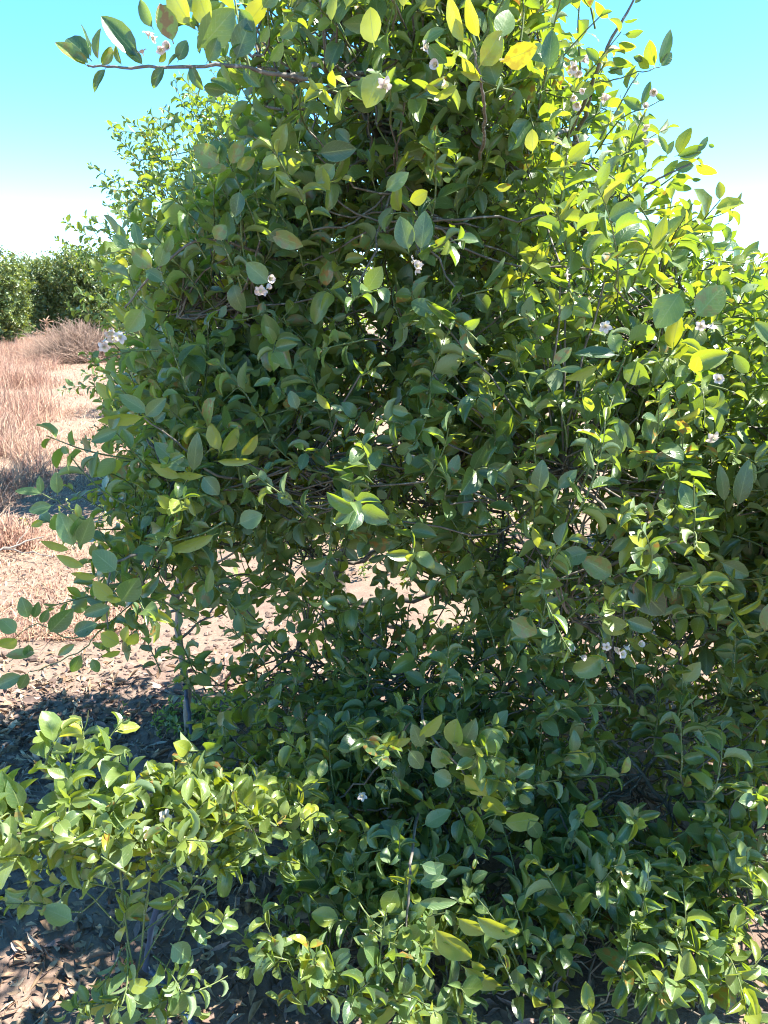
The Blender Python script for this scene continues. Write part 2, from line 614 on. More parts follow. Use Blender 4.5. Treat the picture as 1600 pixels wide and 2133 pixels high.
# the thin pale second stem on the left
stem_b = P(392, 1545, 2.42); stem_b[2] = -0.03
stem_pts = curve([stem_b, P(388, 1440, 2.42), P(374, 1330, 2.42), P(372, 1230, 2.40), P(400, 1120, 2.35), P(440, 1000, 2.25), P(470, 860, 2.2)], 26, 0.003)
stem = MB()
tube(stem, stem_pts, 0.014, 0.006, 8, 0, 0.06)
for a, b, c in (((374, 1260), (330, 1210), (270, 1180)), ((373, 1240), (430, 1190), (520, 1130)), ((374, 1270), (310, 1290), (285, 1250))):
    tube(stem, curve([P(*a, 2.4), P(*b, 2.3), P(*c, 2.15)], 9, 0.004), 0.006, 0.003, 5)
net.append(stem_pts[8:])
net = np.vstack(net)

lv = Leaves()
cr = MB()
bases, dirs = [], []
for (px, py, d, hx, hy, hd, ns) in BLOBS:
    c = P(px, py, d)
    k = ((c - CAM) @ FW) / FPX
    rad = np.array([hx * k, hd, hy * k])
    got = 0
    tries = 0
    while got < ns and tries < ns * 30:
        tries += 1
        u = unit(rng.normal(0, 1, 3)) * rng.uniform(0.12, 1) ** 0.5 * 0.92
        p = c + u * rad
        if p[2] < 0.06 or p[1] < 1.0 or in_hole(p):
            continue
        if in_hole(p + unit(u) * 0.1) and rng.random() < 0.8:
            continue
        dr = unit(u / rad * rad.mean() + np.array([0, -0.25, 0.45]) + rng.normal(0, 0.5, 3))
        if outside(p + dr * 0.20) or outside(p + dr * 0.10):
            continue
        bases.append(p)
        dirs.append(dr)
        got += 1
bases = np.array(bases)
sel = rng.permutation(len(bases))[:210]
net2 = connect(cr, bases[sel], net, 0.0055, 0.003, 5, 2, 8)
net_all = np.vstack([net, net2])
rest = np.setdiff1d(np.arange(len(bases)), sel)
connect(cr, bases[rest], net_all, 0.003, 0.0022, 4, 2, 6)
for p, dr in zip(bases, dirs):
    top = p[2] > 1.25          # high in the crown: larger leaves, yellowed more often to imitate sunlit glow
    sz = rng.uniform(0.050, 0.082) if top else rng.uniform(0.047, 0.074)
    yg = rng.uniform(.25, .6) if rng.random() < (0.36 if top else 0.18) else 0.06
    L = rng.uniform(0.12, 0.25)
    if p[2] < 0.35:
        dr = unit(dr + np.array([0, 0, 0.5]))
    shoot(lv, cr, p, dr, L, sz, yg)
# ---- leaves that stand out one by one
BRANCHES = []


def branch(label, path, r0, r1, leaf_fn, mat=None):
    m = MB()
    c = curve(path, 22, 0.0012)
    tube(m, c, r0, r1, 6, 0, 0.10)
    l2, m2 = Leaves(), MB()
    leaf_fn(l2, m2, c)
    BRANCHES.append((label, m, l2, m2, mat or M_BARK))


DK, MD, YG, YE, PL, OL = (0.05, 0.0, 0.0), (0.45, 0.08, 0.0), (0.85, 0.62, 0.0), (0.9, 0.95, 0.0), (1.0, 0.15, 0.0), (0.6, 0.3, 0.5)  # YG and YE put backlit glow into the leaf tint


def f_topleft(l, m, c):
    D = 1.42
    for a in [(185, 140, 116, 88, D, .46, 30, .5, .2, 0, OL), (192, 128, 138, 78, D, .5, 10, .3, .4, .03, DK), (205, 130, 208, 60, D, .45, -50, .6, .3, 0, OL), (190, 125, 170, 50, D, .25, 60, .5, .2, 0, DK),
              (222, 140, 196, 190, D, .42, 30, .5, .5, 0, DK), (292, 126, 212, 34, D, .50, 12, .5, .2, 0, DK), (320, 62, 291, 0, D, .5, -30, .3, .3, 0, MD),
              (362, 92, 334, 8, D, .58, 5, .15, .2, 0, (0.7, .55, 1)), (412, 107, 487, 20, D, .58, 0, .1, .15, 0, MD), (490, 128, 524, 36, D, .56, 0, .15, .25, 0, DK),
              (475, 120, 505, 92, D, .6, 20, .2, .3, 0, DK), (440, 60, 410, -20, D, .6, 0, .2, .3, 0, YG), (400, 55, 350, -30, D, .55, 20, .2, .3, 0, YG), (545, 20, 580, -30, D, .6, 10, .2, .3, 0, MD),
              (380, 110, 350, 135, D, .4, 60, .6, .3, 0, DK), (330, 132, 345, 108, D, .5, 30, .3, .3, 0, YG), (460, 130, 480, 170, D, .45, 30, .4, .4, 0, PL), (560, 130, 590, 90, D, .6, 30, .3, .3, 0, PL),
              (540, 90, 560, 55, D, .6, 30, .3, .3, 0, PL), (612, 70, 590, 35, D, .35, 0, .2, .2, 0, YG), (600, 22, 592, 35, D, .5, 0, .2, .2, 0, DK), (300, 138, 262, 100, D, .5, 20, .5, .9, 0, DK), (255, 138, 240, 95, D, .42, -30, .6, .7, 0, OL), (345, 138, 318, 180, D, .5, 30, .4, .8, 0, DK), (395, 133, 420, 185, D, .5, 20, .4, .6, 0, DK), (370, 130, 388, 85, D, .6, -10, .3, .5, 0, DK), (430, 132, 455, 80, D, .6, 10, .3, .4, 0, MD), (505, 140, 540, 180, D, .55, 20, .4, .5, 0, DK), (188, 134, 150, 112, D, .5, 20, .6, .9, 0, OL), (210, 138, 232, 100, D, .55, 10, .5, .9, 0, OL), (530, 70, 500, 20, D, .6, 0, .3, .3, 0, DK), (580, 80, 620, 50, D, .6, 0, .3, .3, 0, MD)]:
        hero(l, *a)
    for (bx, by, dx, dz) in ((520, 140, -.3, .9), (440, 135, -.3, .9), (580, 140, 0, 1)):
        shoot(l, m, P(bx, by, D + .04), (dx, .1, dz), 0.2, 0.07, 0.3)


branch('bare dark twig end with folded bronze leaves', [P(640, 165, 1.5), P(560, 150, 1.46), P(450, 135, 1.42), P(330, 142, 1.42), P(240, 140, 1.42), P(182, 136, 1.42)], 0.0042, 0.0016, f_topleft)


def f_yellow(l, m, c):
    D = 1.3
    for a in [(968, 96, 934, -8, D, .34, 25, .3, .2, 0, YE), (1000, 84, 972, -5, D, .40, -15, .25, .2, 0, YE), (996, 142, 1046, 66, D, .60, 0, .15, .2, 0, (0.9, .85, .2)), (1042, 128, 1119, 100, D, .66, 0, .12, .15, 0, (1, 1, .5)),
              (1004, 172, 962, 122, D, .42, 20, .3, .3, 0, YE), (1040, 84, 1060, 20, D, .60, 0, .1, .3, .02, PL), (1142, 152, 1150, 62, D + .1, .48, 0, .2, .2, 0, DK), (780, 98, 770, 16, D, .66, 0, .15, .2, 0, (0.9, .7, 0)),
              (792, 146, 764, 222, D, .72, 0, .15, .3, 0, (0.9, .6, 0)), (930, 60, 880, 90, D, .5, 30, .4, .4, 0, MD), (1010, 160, 960, 150, D, .3, 30, .4, .2, 0, YG), (890, 90, 930, 130, D, .6, 10, .3, .3, 0, DK),
              (900, 205, 952, 180, D, .35, 20, .3, .3, 0, YG), (885, 175, 920, 195, D, .45, 20, .3, .3, 0, YE), (840, 20, 850, -40, D, .5, 0, .3, .3, 0, YE), (720, 20, 745, -40, D, .5, 0, .3, .3, 0, YE), (690, 50, 700, -20, D, .4, 20, .3, .3, 0, YG)]:
        hero(l, *a)


branch('glowing yellow leaves near the top', [P(1000, 330, 1.7), P(1010, 250, 1.45), P(1000, 170, 1.32), P(985, 100, 1.3)], 0.004, 0.0018, f_yellow)


def f_sky(l, m, c):
    D = 1.75
    for a in [(1298, 72, 1340, 66, D, .45, 30, .3, .3, 0, PL), (1285, 88, 1324, 100, D, .5, 20, .3, .4, 0, YG), (1272, 118, 1318, 138, D, .45, 30, .3, .4, 0, PL), (1320, 10, 1345, -25, D, .4, 20, .3, .3, 0, MD),
              (1262, 150, 1300, 140, D, .4, 40, .4, .3, 0, DK), (1355, 145, 1330, 115, D, .55, 10, .3, .3, 0, YG), (1365, 142, 1352, 85, D, .55, 0, .3, .3, 0, YG), (1372, 140, 1398, 62, D, .35, 20, .3, .3, 0, MD),
              (1375, 140, 1400, 110, D, .6, 10, .3, .3, 0, DK), (1340, 128, 1320, 118, D, .6, 10, .3, .3, 0, DK), (1300, 158, 1270, 142, D, .5, 30, .4, .4, 0, PL), (1270, 40, 1240, 5, D, .45, 10, .3, .3, 0, YG),
              (1296, 45, 1330, 40, D, .3, 50, .3, .3, 0, MD), (1250, 130, 1222, 100, D, .5, 10, .3, .3, 0, MD)]:
        hero(l, *a)
    tube(m, curve([P(1240, 172, D), P(1290, 162, D), P(1340, 150, D), P(1375, 140, D)], 10, .002), .0018, .001, 4, 1)
    shoot(l, m, P(1210, 160, D), (-.2, 0, 1), .2, .065, .3)
    shoot(l, m, P(1240, 60, D + .1), (-.3, 0, 1), .16, .06, .3)


branch('bare twig against the sky with sparse pale leaves', [P(1180, 290, 1.95), P(1228, 190, 1.8), P(1258, 110, 1.75), P(1298, 40, 1.75), P(1340, -40, 1.75)], 0.0045, 0.0022, f_sky)


def f_right(l, m, c):
    D = 1.8
    for a in [(1412, 326, 1438, 266, D, .5, 0, .3, .3, 0, YG), (1405, 326, 1470, 304, D, .36, 10, .3, .3, 0, MD), (1410, 330, 1462, 318, D, .3, 40, .3, .3, 0, MD), (1445, 342, 1494, 362, D, .42, 0, .2, .2, 0, YG), (1400, 350, 1445, 345, D, .55, 0, .3, .3, 0, MD),
              (1450, 320, 1475, 285, D, .4, 20, .3, .3, 0, MD), (1440, 372, 1460, 375, D, .5, 30, .3, .3, 0, DK), (1395, 380, 1440, 395, D, .4, 30, .3, .3, 0, PL), (1390, 322, 1372, 282, D, .4, 30, .4, .3, 0, PL),
              (1475, 300, 1488, 306, D, .6, 0, .3, .3, 0, DK), (1335, 225, 1355, 170, D, .38, 10, .5, .3, 0, DK), (1340, 232, 1300, 205, D, .5, 20, .4, .4, 0, MD), (1350, 235, 1362, 246, D, .5, 20, .4, .4, 0, DK), (1385, 210, 1366, 195, D, .5, 0, .3, .3, 0, DK)]:
        hero(l, *a)
    tube(m, curve([P(1240, 320, D + .1), P(1290, 250, D), P(1340, 225, D), P(1384, 205, D)], 10, .002), .002, .001, 4, 1)
    for (bx, by, dx, dz) in ((1300, 400, .5, .3), (1330, 420, .5, .3), (1270, 340, .5, .4), (1250, 290, .3, .6)):
        shoot(l, m, P(bx, by, D + .05), (dx, .1, dz), 0.16, 0.06, 0.15)


branch('leafy twig tips reaching into the sky on the sunny side', [P(1180, 520, 2.1), P(1280, 430, 1.9), P(1360, 380, 1.8), P(1440, 340, 1.8)], 0.0045, 0.0018, f_right)


def f_left(l, m, c):
    D = 1.6
    for a in [(462, 345, 404, 306, D, .72, 0, .1, .2, 0, OL), (470, 345, 440, 292, D, .6, 0, .1, .3, .02, MD), (478, 345, 505, 292, D, .55, 0, .2, .3, 0, OL), (480, 352, 410, 350, D, .45, 30, .2, .2, 0, OL), (490, 350, 530, 330, D, .6, 10, .2, .3, 0, OL),
              (588, 346, 560, 290, D, .5, 0, .2, .2, 0, DK), (420, 180, 470, 190, D, .55, 20, .3, .3, 0, DK), (500, 205, 440, 165, D + .1, .5, 40, .5, .3, 0, DK), (540, 275, 500, 255, D + .1, .65, 0, .2, .3, 0, MD), (480, 280, 540, 250, D + .1, .6, 0, .2, .3, 0, DK),
              (562, 592, 514, 548, D, .68, 0, .1, .2, 0, PL), (600, 480, 560, 500, D, .6, 0, .1, .2, 0, DK), (560, 486, 630, 512, D, .5, 0, .2, .2, 0, OL), (320, 560, 275, 520, D, .7, 0, .2, .2, 0, OL), (330, 560, 345, 505, D, .6, 0, .2, .2, 0, MD),
              (345, 530, 358, 490, D, .5, 10, .2, .2, 0, MD), (270, 520, 235, 490, D, .6, 0, .2, .3, 0, MD), (290, 515, 280, 465, D, .5, 0, .2, .3, 0, DK), (300, 560, 340, 585, D, .6, 0, .2, .3, 0, DK), (445, 500, 470, 470, D, .8, 0, .2, .3, 0, OL),
              (500, 395, 490, 450, D, .6, 0, .2, .3, 0, DK), (250, 690, 210, 650, D, .4, 40, .3, .3, 0, OL), (300, 640, 265, 690, D, .7, 0, .3, .3, 0, PL), (660, 320, 740, 310, D, .5, 0, .2, .3, 0, DK), (730, 300, 700, 270, D, .7, 0, .2, .3, 0, DK),
              (700, 340, 660, 380, D, .6, 0, .2, .3, 0, PL), (690, 400, 660, 345, D, .5, 0, .2, .3, 0, YG)]:
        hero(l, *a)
    for (bx, by, dx, dz) in ((350, 600, -.5, .4), (320, 650, -.6, .2), (430, 540, -.3, .6), (330, 730, -.6, .1), (340, 570, -.5, .3), (420, 480, -.3, .5), (540, 430, -.3, .8), (620, 340, -.3, .8)):
        shoot(l, m, P(bx, by, D + .1), (dx, -.1, dz), 0.13, 0.07, 0.1)


branch('shaded teal leaves along the left flank', [P(620, 560, 2.1), P(520, 520, 1.8), P(420, 500, 1.68), P(330, 560, 1.64), P(260, 640, 1.64)], 0.0045, 0.002, f_left)


def f_leftmid(l, m, c):
    D = 1.6
    for a in [(236, 832, 200, 798, D, .5, 0, .2, .3, 0, YG), (230, 835, 228, 790, D, .4, 20, .2, .3, 0, MD), (312, 862, 248, 822, D, .42, 0, .2, .2, 0, MD), (250, 850, 230, 895, D, .5, 20, .3, .3, 0, MD), (306, 866, 205, 878, D, .28, 15, .2, .2, 0, YG),
              (250, 895, 190, 920, D, .4, 10, .2, .2, 0, MD), (300, 870, 345, 830, D, .5, 0, .2, .2, 0, MD), (320, 880, 345, 860, D, .6, 0, .2, .2, 0, DK), (392, 986, 322, 922, D, .44, 0, .2, .2, 0, MD), (402, 988, 412, 902, D, .36, 0, .2, .2, 0, MD),
              (458, 942, 438, 882, D, .5, 0, .2, .2, 0, YG), (462, 945, 495, 890, D, .45, 10, .3, .2, 0, YG), (500, 952, 536, 908, D, .42, 0, .3, .3, 0, (0.9, .7, .3)), (382, 996, 314, 968, D, .34, 10, .2, .2, 0, YG), (445, 960, 530, 960, D, .22, 40, .4, .2, 0, YG),
              (420, 990, 455, 1030, D, .7, 0, .2, .3, 0, MD), (430, 990, 360, 990, D, .25, 30, .2, .2, 0, YG), (470, 1060, 425, 1030, D, .4, 0, .9, .9, 0, MD), (410, 1080, 395, 1035, D, .3, 40, .6, .4, 0, YG), (495, 1092, 545, 1072, D, .75, 0, .1, .2, 0, PL),
              (440, 1100, 400, 1090, D, .4, 20, .5, .5, 0, OL), (455, 1110, 350, 1150, D, .25, 20, .4, .2, 0, YG), (370, 1125, 350, 1090, D, .5, 20, .6, .6, 0, YG), (345, 1120, 300, 1130, D, .4, 30, .6, .6, 0, YG), (430, 1240, 440, 1185, D, .35, 20, .4, .3, 0, PL),
              (620, 855, 605, 815, D, .6, 0, .2, .3, 0, MD), (690, 855, 660, 820, D, .4, 10, .3, .2, 0, YG), (720, 855, 690, 845, D, .4, 10, .3, .2, 0, MD), (855, 862, 812, 850, D, .5, 0, .2, .5, 0, PL)]:
        hero(l, *a)
    tube(m, curve([P(470, 1085, D + .02), P(420, 1112, D), P(350, 1130, D)], 8), .003, .0018, 5, 1)
    for (bx, by, dx, dz) in ((350, 900, -.5, .3), (420, 860, -.3, .5), (280, 960, -.6, .2), (500, 1000, 0, .6), (560, 900, -.2, .7)):
        shoot(l, m, P(bx, by, D + .12), (dx, -.2, dz), 0.2, 0.068, 0.15)


branch('bright green leaf rosettes catching light', [P(600, 1020, 2.1), P(520, 1000, 1.8), P(440, 985, 1.66), P(380, 930, 1.64), P(300, 870, 1.62)], 0.0045, 0.002, f_leftmid)


def f_leftlow(l, m, c):
    D = 1.5
    for a in [(156, 1142, 124, 1068, D, .5, 0, .2, .2, 0, MD), (165, 1140, 190, 1078, D, .5, 0, .2, .2, 0, MD), (150, 1146, 84, 1128, D, .3, 10, .2, .2, 0, YG), (180, 1182, 118, 1158, D, .34, 10, .2, .2, 0, YG), (205, 1202, 148, 1195, D, .34, 0, .2, .2, 0, YG),
              (120, 1032, 117, 984, D, .52, 0, .2, .2, 0, DK), (86, 1030, 82, 992, D, .4, 0, .2, .2, 0, DK), (92, 1028, 32, 1022, D, .36, 30, .3, .2, 0, MD), (112, 1052, 60, 1064, D, .5, 10, .2, .2, 0, MD), (246, 1192, 194, 1148, D, .7, 0, .15, .2, 0, MD),
              (150, 1120, 165, 1080, D, .5, 20, .3, .2, 0, MD), (240, 1252, 194, 1212, D, .62, 0, .2, .2, 0, YG), (250, 1256, 288, 1205, D, .72, 0, .15, .2, 0, MD), (236, 1262, 174, 1280, D, .42, 0, .2, .3, 0, MD), (215, 1245, 255, 1250, D, .4, 20, .2, .3, 0, YG),
              (252, 1342, 210, 1320, D, .75, 0, .1, .2, 0, YE), (258, 1340, 265, 1305, D, .55, 0, .2, .2, 0, YE), (265, 1345, 285, 1320, D, .7, 0, .2, .2, 0, YG), (255, 1355, 212, 1368, D, .3, 20, .2, .2, 0, YE), (165, 1080, 160, 1050, D, .5, 20, .3, .3, 0, OL),
              (60, 1290, 45, 1245, D, .6, 0, .2, .3, 0, DK), (70, 1290, 80, 1255, D, .45, 10, .2, .3, 0, DK), (35, 1320, 2, 1290, D, .75, 0, .2, .3, 0, MD), (40, 1330, -5, 1345, D, .6, 0, .2, .3, 0, YG), (85, 1300, 100, 1270, D, .5, 0, .2, .3, 0, DK),
              (100, 1320, 150, 1270, D, .5, 0, .2, .3, 0, DK), (150, 1320, 200, 1300, D, .6, 0, .2, .3, 0, DK), (160, 1340, 120, 1365, D, .35, 10, .2, .3, 0, OL), (60, 1340, 58, 1370, D, .6, 0, .2, .3, 0, DK), (80, 1360, 12, 1365, D, .35, 10, .3, .3, 0, OL),
              (170, 1360, 150, 1400, D, .5, 0, .3, .3, 0, DK), (190, 1370, 205, 1400, D, .6, 0, .3, .3, 0, DK), (50, 1405, -10, 1430, D, .45, 10, .2, .3, 0, MD), (60, 1400, 40, 1435, D, .5, 0, .2, .3, 0, DK)]:
        hero(l, *a)
    for q in ([(210, 1300), (150, 1330), (80, 1300), (30, 1330)], [(215, 1310), (160, 1360), (60, 1400)], [(190, 1090), (130, 1050), (90, 1030)]):
        tube(m, curve([P(x, y, D + .02) for x, y in q], 10, .002), .002, .001, 4, 1)
    for (bx, by, dx, dz) in ((240, 1130, -.6, .3), (250, 1230, -.6, 0), (300, 1180, -.4, .2), (260, 1050, -.6, .4), (330, 1270, -.2, -.2)):
        shoot(l, m, P(bx, by, D + .15), (dx, -.1, dz), 0.17, 0.062, 0.1)
    for (bx, by, dx, dz) in ((335, 1400, -.1, .6), (350, 1430, .3, .2)):
        shoot(l, m, P(bx, by, 2.0), (dx, -.1, dz), 0.12, 0.06, 0.05)


branch('low drooping twigs over the bare path', [P(520, 1130, 2.2), P(400, 1140, 1.8), P(300, 1150, 1.6), P(230, 1190, 1.54), P(225, 1310, 1.52)], 0.0045, 0.002, f_leftlow)


def f_spray(l, m, c):
    for i in range(150):
        f = rng.random()
        p = c[int(f * (len(c) - 1))] + rng.normal(0, 1, 3) * np.array([.05, .06, .045])
        shoot(l, m, p, (rng.normal(-.1, .45), rng.normal(-.25, .4), rng.uniform(.35, 1)), rng.uniform(.07, .13), rng.uniform(.050, .064), .34, upright=.05, spacing=0.011)  # extra yellow tint stands in for strong sun on this bough
    for (bx, by, d, tx, tz) in ((60, 1760, 1.32, -.5, -.1), (100, 1810, 1.3, -.6, .1), (200, 1800, 1.3, 0, .3), (240, 1850, 1.28, -.3, .2), (170, 1900, 1.28, -.6, .1), (260, 1940, 1.27, 0, .4), (350, 1900, 1.28, .3, .4), (380, 1930, 1.28, .4, .2),
                                (300, 2000, 1.26, -.2, -.5), (250, 1980, 1.26, -.1, -.6), (280, 2080, 1.24, -.5, .1), (290, 2120, 1.24, .4, .1), (330, 2050, 1.25, .4, 0), (150, 1640, 1.4, -.3, .8), (190, 1620, 1.42, .1, .9), (220, 1640, 1.42, .3, .8), (420, 1830, 1.32, .4, .4), (330, 1820, 1.3, 0, .5)):
        d -= .05
        for q in range(2):
            shoot(l, m, P(bx + q * rng.normal(0, 22), by + q * rng.normal(0, 18), d), (tx + q * rng.normal(0, .4), -.15, tz + q * rng.normal(0, .3)), rng.uniform(.08, .14), rng.uniform(.05, .06), .2, upright=.1, spacing=0.014)
        tube(m, curve([c[rng.integers(4, len(c) - 2)], P(bx, by, d)], 6, .003), .0026, .0016, 4, 1)
    for a in [(20, 1680, 5, 1610, 1.25, .55, 0, .3, .3, 0, MD), (45, 1690, 20, 1625, 1.25, .5, 10, .3, .3, 0, MD), (30, 1735, -5, 1800, 1.25, 1.0, 0, .1, .2, 0, YG), (128, 1770, 85, 1755, 1.25, .85, 0, .2, .2, 0, MD), (155, 1920, 90, 1890, 1.25, .6, 0, .2, .2, 0, PL),
              (265, 2050, 330, 2090, 1.23, .62, 0, .2, .2, 0, MD), (255, 2080, 172, 2105, 1.23, .4, 0, .2, .2, 0, YG), (355, 1965, 395, 2000, 1.25, .75, 0, .2, .2, 0, MD), (200, 2080, 235, 2040, 1.23, .55, 0, .3, .2, 0, PL), (300, 2110, 250, 2125, 1.22, .5, 0, .2, .2, 0, PL)]:
        hero(l, *a[:4], a[4] - .05, *a[5:])


branch('long sunlit leafy bough jutting out low above the litter', [P(760, 1640, 1.75), P(600, 1715, 1.46), P(450, 1730, 1.28), P(300, 1735, 1.23), P(150, 1735, 1.21), P(-40, 1735, 1.19)], 0.006, 0.0025, f_spray)


def f_center(l, m, c):
    D = 1.42
    for a in [(870, 1540, 920, 1492, D, .4, 0, .2, .3, 0, YG), (865, 1535, 780, 1562, D, .25, 10, .2, .2, 0, YG), (1000, 1560, 1045, 1525, D, .85, 0, .2, .3, 0, (0.7, .35, 0)), (1000, 1570, 985, 1610, D, 1.0, 0, .2, .2, 0, MD), (960, 1610, 1035, 1650, D, .5, 0, .3, .4, 0, YE),
              (1020, 1640, 1070, 1610, D, .75, 0, .15, .2, 0, MD), (1005, 1650, 1050, 1700, D, .6, 0, .2, .2, 0, YG), (985, 1680, 1000, 1750, D, .5, 0, .15, .2, 0, YG), (1045, 1715, 1122, 1705, D, .5, 0, .15, .2, 0, YG), (1100, 1705, 1125, 1745, D, .6, 0, .2, .2, 0, MD),
              (1125, 1740, 1120, 1800, D, .3, 20, .2, .2, 0, YG), (945, 1560, 950, 1500, D, .6, 0, .2, .3, 0, YG), (960, 1560, 990, 1500, D, .5, 10, .3, .3, 0, MD), (930, 1600, 905, 1560, D, .8, 0, .2, .3, 0, PL), (900, 1610, 940, 1630, D, .8, 0, .2, .3, 0, PL),
              (880, 1560, 860, 1510, D, .5, 0, .2, .3, 0, MD), (850, 1560, 880, 1600, D, .6, 0, .2, .3, 0, MD), (830, 1530, 815, 1560, D, .5, 0, .2, .3, 0, YE), (880, 1720, 937, 1690, D, .5, 0, .2, .4, 0, PL)]:
        hero(l, *a)
    for i in range(4):
        shoot(l, m, P(930 + i * 20, 1580 + i * 20, D + .05), (rng.normal(0, .4), -.4, .4), .1, .055, .5)


branch('hanging spray of large lime green leaves', [P(900, 1400, 1.8), P(880, 1500, 1.5), P(960, 1600, 1.43), P(1010, 1670, 1.43), P(1100, 1700, 1.43)], 0.0035, 0.0015, f_center)


def f_bottom(l, m, c):
    D = 1.24
    for a in [(840, 2080, 745, 2150, D, .22, 10, .3, .3, 0, YE), (850, 2060, 790, 2090, D, .25, 20, .3, .3, 0, YG), (820, 2040, 900, 2075, D, .35, 0, .3, .3, 0, YG), (830, 2020, 880, 2150, D, .22, 20, .3, .2, 0, YE), (850, 2100, 845, 2180, D, .3, 20, .3, .3, 0, PL),
              (830, 2050, 800, 2000, D, .5, 0, .2, .3, 0, MD), (900, 1930, 980, 2000, D, .4, 0, .3, .3, 0, YG), (950, 1910, 1012, 1945, D, .45, 0, .3, .3, 0, YG), (985, 1905, 1075, 1950, D, .35, 20, .4, .4, 0, YG), (880, 1830, 922, 1800, D, .6, 0, .2, .3, 0, MD),
              (875, 1800, 920, 1815, D, .5, 0, .2, .3, 0, MD), (870, 1840, 930, 1830, D, .45, 0, .2, .3, 0, MD), (865, 1880, 950, 1880, D, .3, 20, .3, .3, 0, PL), (960, 2010, 1045, 2060, D, .35, 20, .4, .3, 0, YG), (980, 2000, 1010, 2020, D, .5, 0, .3, .3, 0, YE),
              (830, 1850, 800, 1900, D, .6, 0, .2, .3, 0, MD), (880, 1920, 860, 1960, D, .7, 0, .2, .3, 0, PL), (900, 1960, 935, 1985, D, .7, 0, .2, .3, 0, YG)]:
        hero(l, *a)
    for i in range(9):
        shoot(l, m, P(800 + rng.uniform(-60, 90), 1880 + i * 30, D + .06), (rng.normal(0, .4), -.35, rng.uniform(-.1, .7)), .12, .055, .45, upright=.2)


branch('narrow yellow green leaves at the lowest tip', [P(880, 1640, 1.6), P(860, 1760, 1.36), P(850, 1880, 1.27), P(840, 2000, 1.25), P(835, 2100, 1.24)], 0.004, 0.0016, f_bottom)


def f_low(l, m, c):
    D = 1.36
    for a in [(1165, 1880, 1120, 1840, D, .7, 0, .2, .3, 0, MD), (1175, 1870, 1180, 1825, D, .6, 0, .2, .3, 0, MD), (1180, 1880, 1130, 1950, D, .4, 30, .4, .5, 0, YE), (1190, 1880, 1150, 1925, D, .35, 30, .5, .4, 0, YG), (1195, 1880, 1225, 1945, D, .35, 10, .3, .3, 0, YG),
              (1195, 1890, 1190, 1930, D, .6, 0, .2, .3, 0, YG), (1175, 1930, 1135, 2020, D, .5, 0, .15, .3, 0, DK), (1210, 1880, 1230, 1820, D, .5, 0, .2, .3, 0, MD), (1250, 1890, 1270, 1830, D, .4, 10, .2, .3, 0, MD)]:
        hero(l, *a)


branch('small lime leaf tuft in deep shade', [P(1150, 1650, 1.6), P(1190, 1760, 1.45), P(1190, 1850, 1.38), P(1185, 1900, 1.37)], 0.0032, 0.0014, f_low)


